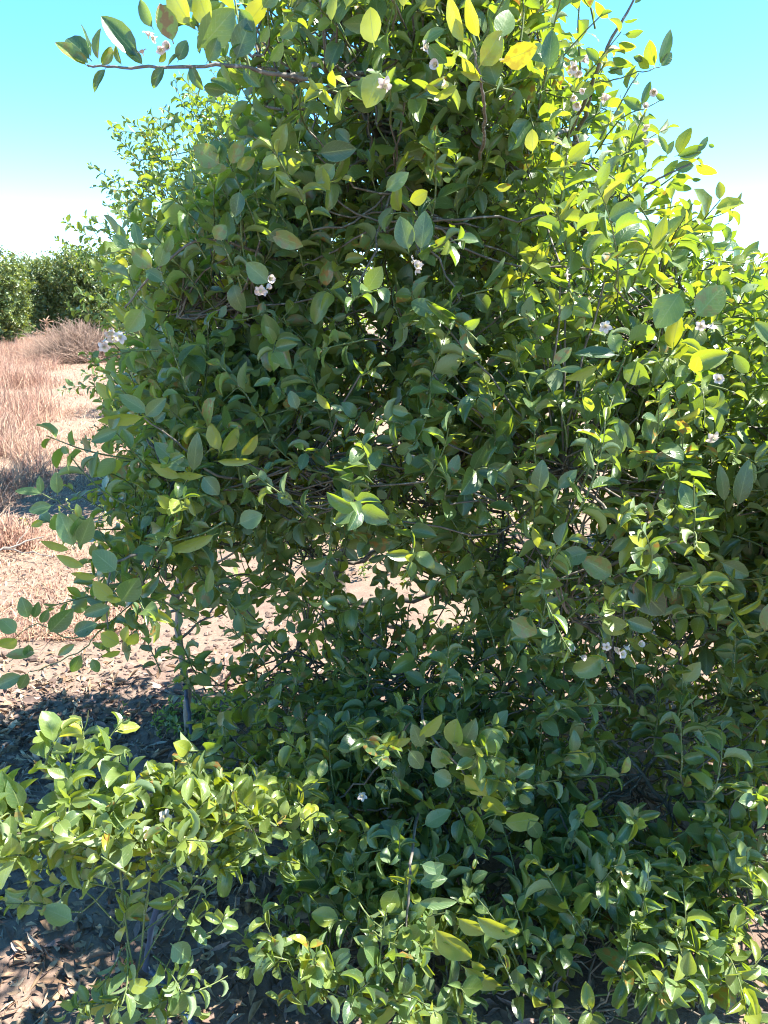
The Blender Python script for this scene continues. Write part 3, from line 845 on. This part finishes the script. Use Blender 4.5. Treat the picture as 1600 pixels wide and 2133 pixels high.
def f_rightmid(l, m, c):
    D = 1.5
    for a in [(1300, 1195, 1385, 1280, D, .5, 0, .2, .3, 0, DK), (1290, 1195, 1370, 1260, D, .3, 30, .3, .2, 0, YG), (1255, 1215, 1305, 1260, D, .45, 10, .3, .3, 0, YG), (1280, 1200, 1215, 1165, D, .6, 0, .2, .5, 0, OL), (1230, 1150, 1165, 1165, D, .6, 0, .2, .3, 0, MD),
              (1290, 1190, 1325, 1110, D, .3, 10, .3, .2, 0, YG), (1270, 1150, 1310, 1120, D, .5, 10, .3, .2, 0, MD), (1250, 1290, 1300, 1320, D, .5, 10, .4, .4, 0, YG), (1300, 1290, 1360, 1310, D, .5, 0, .3, .4, 0, MD), (1060, 1290, 1118, 1320, D, .65, 0, .15, .2, 0, OL),
              (1120, 1170, 1150, 1230, D, .4, 10, .3, .3, 0, YG), (1140, 1150, 1110, 1100, D, .4, 10, .3, .3, 0, YG), (1120, 1030, 1130, 960, D, .5, 0, .2, .3, 0, MD), (1160, 1020, 1200, 980, D, .5, 0, .2, .3, 0, MD), (1125, 1020, 1095, 1010, D, .5, 0, .2, .3, 0, YG),
              (1280, 960, 1285, 880, D, .55, 0, .2, .3, 0, PL), (1320, 940, 1280, 870, D, .4, 20, .3, .3, 0, MD), (1510, 1050, 1500, 970, D, .3, 10, .2, .3, 0, MD), (1535, 1060, 1560, 960, D, .35, 10, .2, .3, 0, MD), (1380, 1080, 1400, 1040, D, .6, 0, .2, .3, 0, YG),
              (1430, 1100, 1380, 1090, D, .6, 0, .2, .3, 0, MD), (1420, 605, 1368, 682, D, .72, 0, .15, .2, 0, MD), (1446, 664, 1508, 596, D, .72, 0, .15, .2, 0, (0.5, .3, .4)), (1262, 458, 1326, 428, D, .62, 0, .15, .2, 0, MD), (1280, 478, 1320, 490, D, .5, 0, .15, .2, 0, MD),
              (1150, 760, 1190, 725, D, .5, 0, .2, .3, 0, (0.6, .4, .8)), (1220, 770, 1165, 770, D, .3, 20, .3, .3, 0, PL), (1250, 760, 1180, 790, D, .35, 20, .3, .3, 0, YG), (1290, 740, 1200, 735, D, .35, 40, .3, .3, 0, DK), (1370, 540, 1385, 450, D, .35, 10, .3, .3, 0, YG),
              (852, 526, 834, 452, D + .05, .6, 0, .15, .2, 0, MD), (876, 526, 886, 440, D + .05, .52, 0, .15, .2, 0, MD), (800, 400, 850, 360, D, .5, 0, .2, .3, 0, PL), (850, 420, 890, 400, D, .7, 0, .2, .3, 0, YG), (1110, 320, 1108, 270, D, .6, 0, .2, .2, 0, YE), (1030, 390, 1065, 388, D, .5, 0, .2, .3, 0, (0.8, .7, 1)),
              (1560, 780, 1530, 740, D, .5, 0, .2, .3, 0, MD), (1580, 980, 1600, 920, D, .5, 0, .2, .3, 0, MD), (1590, 1320, 1620, 1250, D, .5, 0, .2, .3, 0, OL), (1500, 1170, 1560, 1200, D, .5, 0, .2, .3, 0, MD)]:
        hero(l, *a)
    for i in range(16):
        shoot(l, m, P(1100 + rng.uniform(0, 480), 650 + rng.uniform(0, 650), D + .1), (rng.normal(.1, .5), -.3, rng.uniform(0, .9)), .17, .07, .3)


branch('broad glossy leaves on the sunny right flank', [P(1050, 960, 2.1), P(1180, 1000, 1.7), P(1280, 1080, 1.56), P(1300, 1190, 1.52), P(1300, 1300, 1.52)], 0.0045, 0.0018, f_rightmid)

print('leaves', len(lv), 'shoots', len(bases))
lv.flush(cr, 0)
shift(cr, TREE)
shift(wood, TREE).build('trunk', M_BARK, tree)
for m in limbs:
    shift(m, TREE).build('limb', M_BARK, tree)
o = shift(stem, TREE).build('trunk', M_PALEBARK, tree)
o['label'] = 'thin pale grey second stem beside the blue tube'
cr.build('crown', [M_LEAF, M_TWIG, M_BARK], tree)
for label, m, l2, m2, mat in BRANCHES:
    b = shift(m, TREE).build('branch', mat, tree)
    b['label'] = label
    l2.flush(m2, 0)
    shift(m2, TREE).build('leaves', [M_LEAF, M_TWIG], b)


# ---- blossoms
def flower_meshes(open_=1.0):
    pm, sm = MB(), MB()
    for k in range(5):
        an = k * 2 * math.pi / 5 + rng.normal(0, .12)
        T = np.linspace(0, 1, 6)
        W = np.array([.35, .8, 1, 1.0, .82, .3]) * .0066
        S = np.array([-1, 0, 1.0])
        rr = T * .019
        lift = (1 - open_) * T * .014 + .004 * np.sin(T * 2.4) - .006 * open_ * T ** 2.5
        v = np.zeros((6, 3, 3))
        dx, dy = math.cos(an), math.sin(an)
        for j, s in enumerate(S):
            v[:, j, 0] = dx * rr * (0.45 + .55 * open_) - dy * s * W
            v[:, j, 1] = dy * rr * (0.45 + .55 * open_) + dx * s * W
            v[:, j, 2] = lift + abs(s) * .0022
        i = np.arange(5)[:, None] * 3
        j = np.arange(2)[None, :]
        q = i + j
        pm.add(v.reshape(-1, 3), np.stack([q, q + 3, q + 4, q + 1], -1).reshape(-1, 4))
    for k in range(10):
        an = k * .63
        tube(sm, [(0, 0, 0), (.002 * math.cos(an), .002 * math.sin(an), .006), (.004 * math.cos(an), .004 * math.sin(an), .011)], .0007, .0011, 4)
    tube(sm, [(0, 0, -.004), (0, 0, .004), (0, 0, .012)], .0016, .0014, 5)
    return pm, sm


proto = []
for op in (.85, .5, .15):
    pm, sm = flower_meshes(op)
    a = pm.build('blossom', M_PETAL, tree)
    b = sm.build('stamens', M_STAMEN, a)
    proto.append((a, b))
FLOWERS = [(325, 78, 1.40, 3), (332, 100, 1.40, 2), (540, 603, 1.55, 3), (556, 600, 1.56, 2), (228, 690, 1.58, 3), (236, 708, 1.57, 3), (222, 715, 1.58, 2), (865, 543, 1.50, 1), (875, 560, 1.5, 2), (1212, 128, 1.62, 3), (1205, 150, 1.62, 2), (1364, 190, 1.76, 2), (1250, 205, 1.62, 2), (1205, 215, 1.62, 2),
           (1290, 1352, 1.46, 3), (1310, 1345, 1.46, 2), (1190, 1348, 1.46, 2), (1460, 678, 1.42, 2), (1262, 682, 1.48, 1), (1495, 790, 1.46, 2), (1484, 910, 1.46, 1), (880, 100, 1.3, 2), (800, 175, 1.3, 1), (440, 195, 1.62, 2), (1342, 262, 1.78, 2), (755, 1660, 1.45, 1), (1185, 572, 1.5, 1), (345, 1700, 1.2, 1)]
used = [False] * 3
bl_bush = MB()
for fx, fy, fd, n in FLOWERS:
    for k in range(n):
        j = rng.integers(0, 3) if n > 1 else 0
        a, b = proto[j]
        if used[j]:
            a2 = a.copy(); COL.objects.link(a2); a2.parent = tree
            b2 = b.copy(); COL.objects.link(b2); b2.parent = a2
            a = a2
        used[j] = True
        p = P(fx, fy, fd) - TREE + (rng.normal(0, .014, 3) if k else 0)
        nrm = unit(unit(CAM - P(fx, fy, fd)) * .8 + rng.normal(0, .6, 3))
        a.location = p
        a.rotation_euler = Vector(nrm).to_track_quat('Z', 'Y').to_euler()
        s = rng.uniform(.6, .88)
        a.scale = (s, s, s)


# ------------------------------------------------------------------ other lemon trees of the orchard
def far_tree(name, origin, blobs, size, label, cat, group=None, trunk_h=0.7, mat=M_LEAF, hi=False, spacing=0.021, slen=(0.2, 0.36), trunk_r=.05, whips=0):
    """A whole tree built at its own origin: trunk, limbs and crown."""
    root = empty(name, origin)
    tag(root, label, cat, group)
    w, cm, l = MB(), MB(), Leaves()
    zc = np.mean([b[2] for b in blobs])
    tp = curve([(0, 0, -.05), (.03, .02, trunk_h * .5), (0, .04, trunk_h), (.05, 0, zc), (.02, .03, zc * 1.35)], 16, .01)
    tube(w, tp, trunk_r, trunk_r * .3, 8, 0, .08)
    netp = [tp[4:]]
    pts, ds = [], []
    for (x, y, z, rx, ry, rz, n) in blobs:
        c = np.array([x, y, z])
        lc = curve([tp[7], (tp[8] + c) / 2 + (0, 0, .08), c + (0, 0, rz * .3)], 9, .015)
        tube(w, lc, trunk_r * .45, trunk_r * .15, 6, 0, .08)
        netp.append(lc)
        for _ in range(n):
            u = unit(rng.normal(0, 1, 3)) * rng.uniform(.25, 1) ** .5 * .93
            p = c + u * (rx, ry, rz)
            if p[2] < .15:
                continue
            pts.append(p)
            ds.append(unit(u + (0, 0, .4) + rng.normal(0, .45, 3)))
    netp = np.vstack(netp)
    connect(cm, pts[::3], netp, .006 * trunk_r / .05, .003, 4, 1, 5)
    for p, d in zip(pts, ds):
        shoot(l, cm, p, d, rng.uniform(*slen), size * rng.uniform(.85, 1.15), .12, spacing=spacing, twig_r=.003)
    for _ in range(whips):
        b = blobs[rng.integers(0, len(blobs))]
        p = np.array(b[:3]) + np.array([rng.uniform(-.7, .7) * b[3], rng.uniform(-.7, .7) * b[4], b[5] * .75])
        shoot(l, cm, p, (rng.normal(0, .3), rng.normal(0, .3), 1), rng.uniform(.4, .75), size, .2, spacing=spacing * 1.7, twig_r=.004)
    w.build('trunk', M_BARK, root)
    l.flush(cm, 0, hi)
    cm.build('crown', [mat, M_TWIG], root)
    return root


ROW = 'neighbouring lemon trees of the orchard'
o = far_tree('lemon_tree', (-1.15, 6.3, 0), [(.1, 0, 1.1, 1.0, 1.0, .85, 260), (-.35, 0, 1.75, .9, .9, .75, 270), (.35, .2, 1.9, .8, .8, .8, 170), (-.2, -.1, 2.45, .66, .7, .55, 170), (-.40, -.2, .7, .7, .8, .5, 150), (-.50, -.3, .45, .6, .7, .4, 110), (.2, 0, 2.7, .5, .5, .4, 60), (-.32, -.3, .95, .85, .9, .6, 160)], .078,
             'smaller leaved lemon tree behind the left edge of the big tree, top twigs against sky', 'tree', ROW, whips=7)
o = far_tree('lemon_tree', (2.45, 4.3, 0), [(0, 0, .8, 1.1, .9, .7, 260), (-.1, -.1, 1.2, 1.0, .8, .5, 260), (.5, 0, 1.2, .9, .9, .5, 160)], .078,
             'low lemon tree at the right edge, its flat top below the open sky', 'tree', ROW, whips=3)
o = far_tree('lemon_tree', (1.0, 7.0, 0), [(0, 0, 1.0, 1.5, 1.1, .9, 260), (0, 0, 1.9, 1.1, 1.0, .6, 200)], .082,
             'lemon tree glimpsed through the gaps right behind the trunk of the big tree', 'tree', ROW)
o = far_tree('lemon_tree', (-2.2, 10.6, 0), [(0, 0, 1.2, 1.3, 1.2, .9, 120), (0, 0, 1.9, 1.0, 1.0, .6, 100)], .085,
             'lemon tree further up the row, mostly hidden behind the smaller leaved tree', 'tree', ROW)

# far hedge-like row of taller orchard trees
FAR = 'tall orchard trees in the far row'
FT = [(-12.9, 25.0, 'sunlit full orchard tree at the left border, nearest of the far row', 1.0), (-13.3, 30.5, 'second orchard tree of the far row, dark shaded face behind the sunlit one', 1.02), (-11.3, 30.0, 'orchard tree of the far row with the tallest twigs, above the dry brush mound', 1.12), (-15.5, 31.5, 'orchard tree of the far row half cut by the left border', .95)]
src = None
for i, (x, y, lab, s) in enumerate(FT):
    bl = [(0, 0, .5, 1.2, 1.2, .6, 200), (0, 0, .9, 1.25, 1.2, .95, 420), (.1, 0, 1.7, 1.3, 1.2, .8, 400), (-.3, .1, 2.2, .9, .95, .55, 170), (.45, -.1, 2.25, .85, .9, .5, 170)]
    if i < 2:
        o = far_tree('orchard_tree', (x, y, 0), bl, .14, lab, 'tree', FAR, mat=M_FAR, spacing=.036, slen=(.3, .5), trunk_r=.09, whips=12)
        src = src or o
        last = o
    else:
        base_o = src if i == 2 else last
        o = base_o.copy(); COL.objects.link(o)
        for ch in list(base_o.children):
            c2 = ch.copy(); COL.objects.link(c2); c2.parent = o
        o.location = (x, y, 0)
        o.rotation_euler = (0, 0, 2.1 + i)
        tag(o, lab, 'tree', FAR)
    o.scale = (s, s, s)
# the rest of that row reads as one mass behind the near trees
tl = MB(); l = Leaves()
for i in range(4200):
    p = np.array([rng.uniform(-10, 22) if i % 5 < 3 else rng.uniform(-42, -17.2), 31 + rng.normal(0, .7), 0])
    p[2] = rng.uniform(.2, 1) ** .6 * (2.6 + .35 * math.sin(p[0] * 2.1))
    shoot(l, tl, p, (rng.normal(0, .6), rng.normal(-.4, .5), rng.uniform(0, 1)), rng.uniform(.35, .6), .17, .1, spacing=.06, twig_r=.006)
l.flush(tl, 0, False)
o = tl.build('treeline', [M_FAR, M_TWIG])
tag(o, 'far orchard row seen as one green mass through the gaps', 'trees', None, 'stuff')


# ------------------------------------------------------------------ ground
def gz(x, y):
    near = math.exp(-((x) ** 2 + (y - 2) ** 2) / 400)
    return (0.035 * noise.noise(Vector((x * .9, y * .9, 3.1))) + 0.014 * noise.noise(Vector((x * 4, y * 4, 1.7))) + .006 * noise.noise(Vector((x * 14, y * 14, 7)))) * near


n = 301
u = np.linspace(-1, 1, n)
gx = np.sign(u) * (np.abs(u) * 4.5 + np.abs(u) ** 5 * 600)
gy = gx + 3.0
V = np.array([(x, y, gz(x, y)) for y in gy for x in gx])
i = np.arange(n - 1)[:, None] * n
j = np.arange(n - 1)[None, :]
q = i + j
g = MB()
g.add(V, np.stack([q, q + 1, q + n + 1, q + n], -1).reshape(-1, 4))
o = g.build('ground', M_SOIL)
tag(o, 'dry pinkish tan orchard soil', 'ground', None, 'structure')

# fallen leaves
l = Leaves()
LC = np.array([(0.36, .24, .15), (.45, .31, .20), (.30, .19, .12), (.22, .14, .10), (.42, .34, .27), (.50, .38, .25), (.33, .22, .19), (.16, .11, .09)])
for k in range(13000):
    r = rng.random()
    if r < .36:
        x, y = rng.normal(-1.40, .50) + .12 * math.sin(k), rng.normal(2.40, .33)
    elif r < .66:
        x, y = rng.normal(-.6, .6), rng.normal(1.45, .4)
    elif r < .92:
        x, y = rng.uniform(-.8, 2.2), rng.uniform(1.0, 3.4)
    else:
        x, y = rng.uniform(-3, 3), rng.uniform(1, 6)
    a = rng.uniform(0, 6.28)
    c = LC[rng.integers(0, len(LC))] * rng.uniform(.55, 1.15)
    l.add((x, y, gz(x, y) + rng.uniform(.001, .014)), (math.cos(a), math.sin(a), rng.normal(0, .16)), (rng.normal(0, .45), rng.normal(0, .45), rng.choice([1, 1, -1])), rng.uniform(.015, .07) if rng.random() < .8 else rng.uniform(.01, .02), rng.uniform(.16, .62), rng.uniform(.1, 1.1), rng.normal(0, .9), rng.normal(0, .8), rng.uniform(0, .03), c)
lit = MB()
l.flush(lit, 0, False)
for k in range(420):
    x, y = (rng.normal(-1.0, .6), rng.normal(2.0, .55)) if k % 3 else (rng.uniform(-.8, 2), rng.uniform(1, 3))
    a, L = rng.uniform(0, 6.28), rng.uniform(.03, .16)
    p0 = np.array([x, y, gz(x, y) + .006]); p1 = p0 + np.array([math.cos(a) * L, math.sin(a) * L, rng.uniform(0, .012)])
    tube(lit, [p0, (p0 + p1) / 2 + rng.normal(0, .006, 3) * (1, 1, .3), p1], rng.uniform(.0012, .003), .001, 4, 0, tint=np.array([.2, .15, .12]) * rng.uniform(.5, 1.4))
tag(lit.build('fallen_leaves', M_LITTER), 'curled dry brown leaves littering the soil under the big tree', 'leaf litter', None, 'stuff')

# soil clods and pebbles
cl = MB()
ph = (1 + 5 ** .5) / 2
ring = 6
for k in range(2600):
    x, y = (rng.uniform(-3.2, 2.5), rng.uniform(1.0, 7)) if k % 2 else (rng.normal(-1.0, .6), rng.normal(3.0, .8))
    s = abs(rng.normal(0, .008)) + .003
    rr = np.array([.15, .8, 1, .7, .1])
    zz = np.array([-.6, -.45, .05, .5, .7])
    an = np.linspace(0, 6.283, ring, endpoint=False) + rng.uniform(0, 1)
    v = np.stack([np.outer(rr, np.cos(an)), np.outer(rr, np.sin(an)), np.repeat(zz[:, None], ring, 1)], -1) * s * rng.uniform(.75, 1.25, (5, ring, 1)) * np.array([rng.uniform(.8, 1.4), 1, .75])
    v = v.reshape(-1, 3) + (x, y, gz(x, y) + s * .2)
    ii = np.arange(4)[:, None] * ring
    jj = np.arange(ring)[None, :]
    kk = (jj + 1) % ring
    cl.add(v, np.stack([ii + jj, ii + kk, ii + ring + kk, ii + ring + jj], -1).reshape(-1, 4), tint=np.array([.20, .14, .112]) * rng.uniform(.6, 1.25))
tag(cl.build('soil_clods', M_CLOD, smooth=False), 'small dry clods and pebbles scattered over the soil', 'clods', None, 'stuff')


# dry grass
def blades(mb, n, place, hmin, hmax, width, cols, lean=.5):
    cols = np.array(cols)
    X = place(n)
    n = len(X)
    z0 = np.array([gz(x, y) for x, y in X])
    cl = np.array([noise.noise(Vector((x * .8, y * .8, 9.0))) + .6 * noise.noise(Vector((x * 3.1, y * 3.1, 4.0))) for x, y in X])
    h = rng.uniform(hmin, hmax, n) * np.clip(.75 + cl * 1.1, .2, 1.6) * np.clip((X[:, 1] - 3.2) / 3.5, .3, 1)
    a = rng.uniform(0, 6.28, n)
    ln = np.abs(rng.normal(0, lean, n))
    T = np.array([0, .45, .8, 1.0])
    wv = np.array([1, .8, .5, .08])
    dirv = np.stack([np.cos(a), np.sin(a)], 1)
    sid = np.stack([-np.sin(a + .7), np.cos(a + .7)], 1)
    off = ln[:, None] * T[None, :] ** 1.7 * h[:, None]
    zc = h[:, None] * T[None, :] * np.cos(np.clip(ln, 0, 1.2) * .6)[:, None]
    W = width * rng.uniform(.6, 1.4, n)
    v = np.zeros((n, 4, 2, 3))
    for s, sg in enumerate((-1, 1)):
        v[:, :, s, :2] = X[:, None, :] + dirv[:, None, :] * off[..., None] + sid[:, None, :] * (W[:, None] * wv[None, :] * sg)[..., None]
        v[:, :, s, 2] = z0[:, None] + zc
    b = np.arange(n)[:, None] * 8
    i = np.arange(3)[None, :] * 2
    q = b + i
    q = np.stack([q, q + 1, q + 3, q + 2], -1).reshape(-1, 4)
    c = cols[rng.integers(0, len(cols), n)] * rng.uniform(.7, 1.2, (n, 1)) * np.where((cl > .12)[:, None], np.array([.92, .82, .78]), 1.0)
    mb.add(v.reshape(-1, 3), q, 0, tint=np.repeat(c, 8, 0))


STRAW = [(.46, .30, .225), (.51, .355, .26), (.41, .26, .20), (.56, .41, .29), (.35, .215, .165)]


def place_tall(n):
    y = 4.5 + rng.uniform(0, 1, n) ** 1.4 * 22
    x = -0.47 * y + rng.normal(0, .10, n) * y - .35
    k = (np.sin(x * 1.7 + y * .9) + np.sin(y * 1.3 - x * .6) > -.7) & (x < -.41 * y - .55 + .15 * np.sin(y * 2) + rng.normal(0, .12, n))
    return np.stack([x, y], 1)[k]


def place_short(n):
    y = 3.2 + rng.uniform(0, 1, n) ** 1.5 * 20
    x = -0.42 * y + rng.normal(0, .16, n) * y
    k = (x < -1.0 - .05 * y)
    return np.stack([x, y], 1)[k]


gr = MB()
blades(gr, 70000, place_tall, .08, .36, .0042, STRAW, 1.0)
blades(gr, 60000, place_short, .02, .10, .0035, STRAW + [(.66, .52, .34)], 1.6)
tag(gr.build('dry_grass', M_STRAW), 'dense straw coloured dry grass along the left path', 'grass', None, 'stuff')

# green weeds in the sunlight behind the gap
wd = MB()
l = Leaves()
for k in range(520):
    if k < 440:
        x, y, h = rng.normal(-.3, .75), rng.normal(5.0, .4), rng.uniform(.08, .30)
    else:
        x, y, h = rng.normal(-.70, .10), rng.normal(2.5, .07), rng.uniform(.04, .10)
    shoot(l, wd, (x, y, gz(x, y)), (rng.normal(0, .35), rng.normal(0, .35), 1), h, .035, .55 if k < 440 else .1, spacing=.014)
l.flush(wd, 0, False)
tag(wd.build('weeds', [M_LEAF, M_TWIG]), 'yellow green weeds growing in the sun behind the gap under the big tree', 'weeds', None, 'stuff')

# mound of dry brush
B0 = P(165, 742, 18.5); B0[2] = 0
root = MB()
for k in range(2600):
    an, f = rng.uniform(0, 6.28), rng.random() ** .5
    s = np.array([math.cos(an) * f * 1.15, math.sin(an) * f * .9, 0])
    top = 1.02 * (1 - (f * .95) ** 2.2) * rng.uniform(.55, 1.05)
    e = s + np.array([rng.normal(0, .28), rng.normal(0, .28), 0]); e[2] = max(.05, top)
    m = (s + e) / 2 + rng.normal(0, .10, 3); m[2] = max(0.03, e[2] * rng.uniform(.4, .9))
    tube(root, np.array([s * .8 + (0, 0, max(0, top - .55)), m, e]), .006, .003, 3, 0, tint=np.array([.44, .31, .235]) * rng.uniform(.6, 1.25))
o = root.build('brush_mound', M_STRAW)
o.location = B0
tag(o, 'rounded mound of tangled dry pinkish brown brush before the far trees', 'brush')

# dry weed stalks near the far trees
wproto = None
for k, (px, py, d, s, lab) in enumerate(((101, 712, 21.0, 1.0, 'tall upright dry weed stalk left of the brush mound'), (78, 705, 23.0, .5, 'short dry weed at the foot of the far trees'), (196, 790, 13.0, .55, 'dry weed stalk between the brush mound and the tree edge'))):
    b = P(px, py, d); b[2] = 0
    if wproto is None:
        m = MB()
        tube(m, curve([(0, 0, 0), (.03, 0, .4), (0, .02, .85)], 8), .012, .006, 5, tint=(.5, .32, .2))
        for q in range(46):
            z = rng.uniform(.2, .9)
            a = rng.uniform(0, 6.28)
            e = np.array([math.cos(a), math.sin(a), 0]) * rng.uniform(.06, .2) + (0, 0, z + rng.uniform(.02, .15))
            tube(m, [(0.01, 0, z), (e + (0, 0, z)) / 2 + (0, 0, .02), e], .006, .012, 4, tint=np.array([.5, .31, .2]) * rng.uniform(.7, 1.2))
        wproto = o = m.build('dry_weed', M_STRAW)
    else:
        o = wproto.copy(); COL.objects.link(o)
    o.location = b
    o.scale = (s, s, s)
    o.rotation_euler = (0, 0, k)
    tag(o, lab, 'weed', 'dry weed stalks by the path')

# bleached dead branch lying in the grass at the left border
m = MB()
a0, a1 = P(-60, 1180, 4.1), P(95, 1120, 4.2)
for a, b, r in ((P(-80, 1190, 4.2), P(92, 1118, 4.4), .009), (P(-20, 1140, 4.5), P(110, 1160, 4.25), .006), (P(30, 1145, 4.4), P(60, 1100, 4.5), .004)):
    a = a.copy(); b = b.copy()
    a[2] = max(a[2], .03); b[2] = max(b[2], .03)
    tube(m, curve([a, (a + b) / 2 + (0, 0, .01), b], 10, .006), r, r * .5, 6, 0, .1)
tag(m.build('fallen_branch', M_PALEBARK), 'thin bleached dead branch lying in the dry grass at the left border', 'branch')

# blue irrigation tubes
def hose(path, label):
    m = MB()
    tube(m, curve(path, 22, .0015), .0068, .0068, 10)
    o = m.build('irrigation_tube', M_HOSE)
    tag(o, label, 'tube', 'blue irrigation tubes at the tree feet')


h0 = P(396, 1560, 2.38); h0[2] = -.02
hose([h0, P(397, 1520, 2.37), P(393, 1480, 2.37), P(388, 1445, 2.375), P(384, 1425, 2.38)], 'blue irrigation tube standing up against the thin pale stem')
h1 = P(352, 2100, 1.37); h1[2] = .012
h2 = P(430, 2200, 1.24); h2[2] = .012
hose([h2, P(390, 2150, 1.30) * (1, 1, 0) + (0, 0, .012), h1, P(318, 2062, 1.40) * (1, 1, 0) + (0, 0, .03), P(304, 2015, 1.38), P(312, 1960, 1.37), P(330, 1880, 1.36)], 'blue irrigation tube rising from the litter under the low sunlit bough')

# ------------------------------------------------------------------ light
w = bpy.data.worlds.new('World')
SC.world = w
w.use_nodes = True
nt = w.node_tree
bg = nt.nodes['Background']
sky = nt.nodes.new('ShaderNodeTexSky')
sky.sky_type = 'NISHITA'
sky.sun_disc = False
sky.sun_elevation = SUN_EL
sky.sun_rotation = SUN_AZ
sky.air_density = 0.75
sky.dust_density = 0.0
sky.ozone_density = 1.0
sky.altitude = 2600
hs = nt.nodes.new('ShaderNodeHueSaturation')
hs.inputs['Saturation'].default_value = 1.25
hs.inputs['Hue'].default_value = 0.486
nt.links.new(sky.outputs[0], hs.inputs['Color'])
nt.links.new(hs.outputs[0], bg.inputs[0])
bg.inputs[1].default_value = 0.15
sun = bpy.data.lights.new('sun', 'SUN')
sun.energy = 5.0
sun.angle = R(0.5)
sun.color = (1.0, 0.95, 0.86)
so = bpy.data.objects.new('sun', sun)
COL.objects.link(so)
so.rotation_euler = Vector(-SUN).to_track_quat('-Z', 'Y').to_euler()

SC.view_settings.view_transform = 'Standard'
SC.view_settings.look = 'None'
SC.view_settings.exposure = 2.05
SC.view_settings.gamma = 1.0
SC.cycles.max_bounces = 8
SC.cycles.transmission_bounces = 6
SC.cycles.diffuse_bounces = 5
SC.cycles.use_denoising = True
SC.cycles.filter_width = 1.1
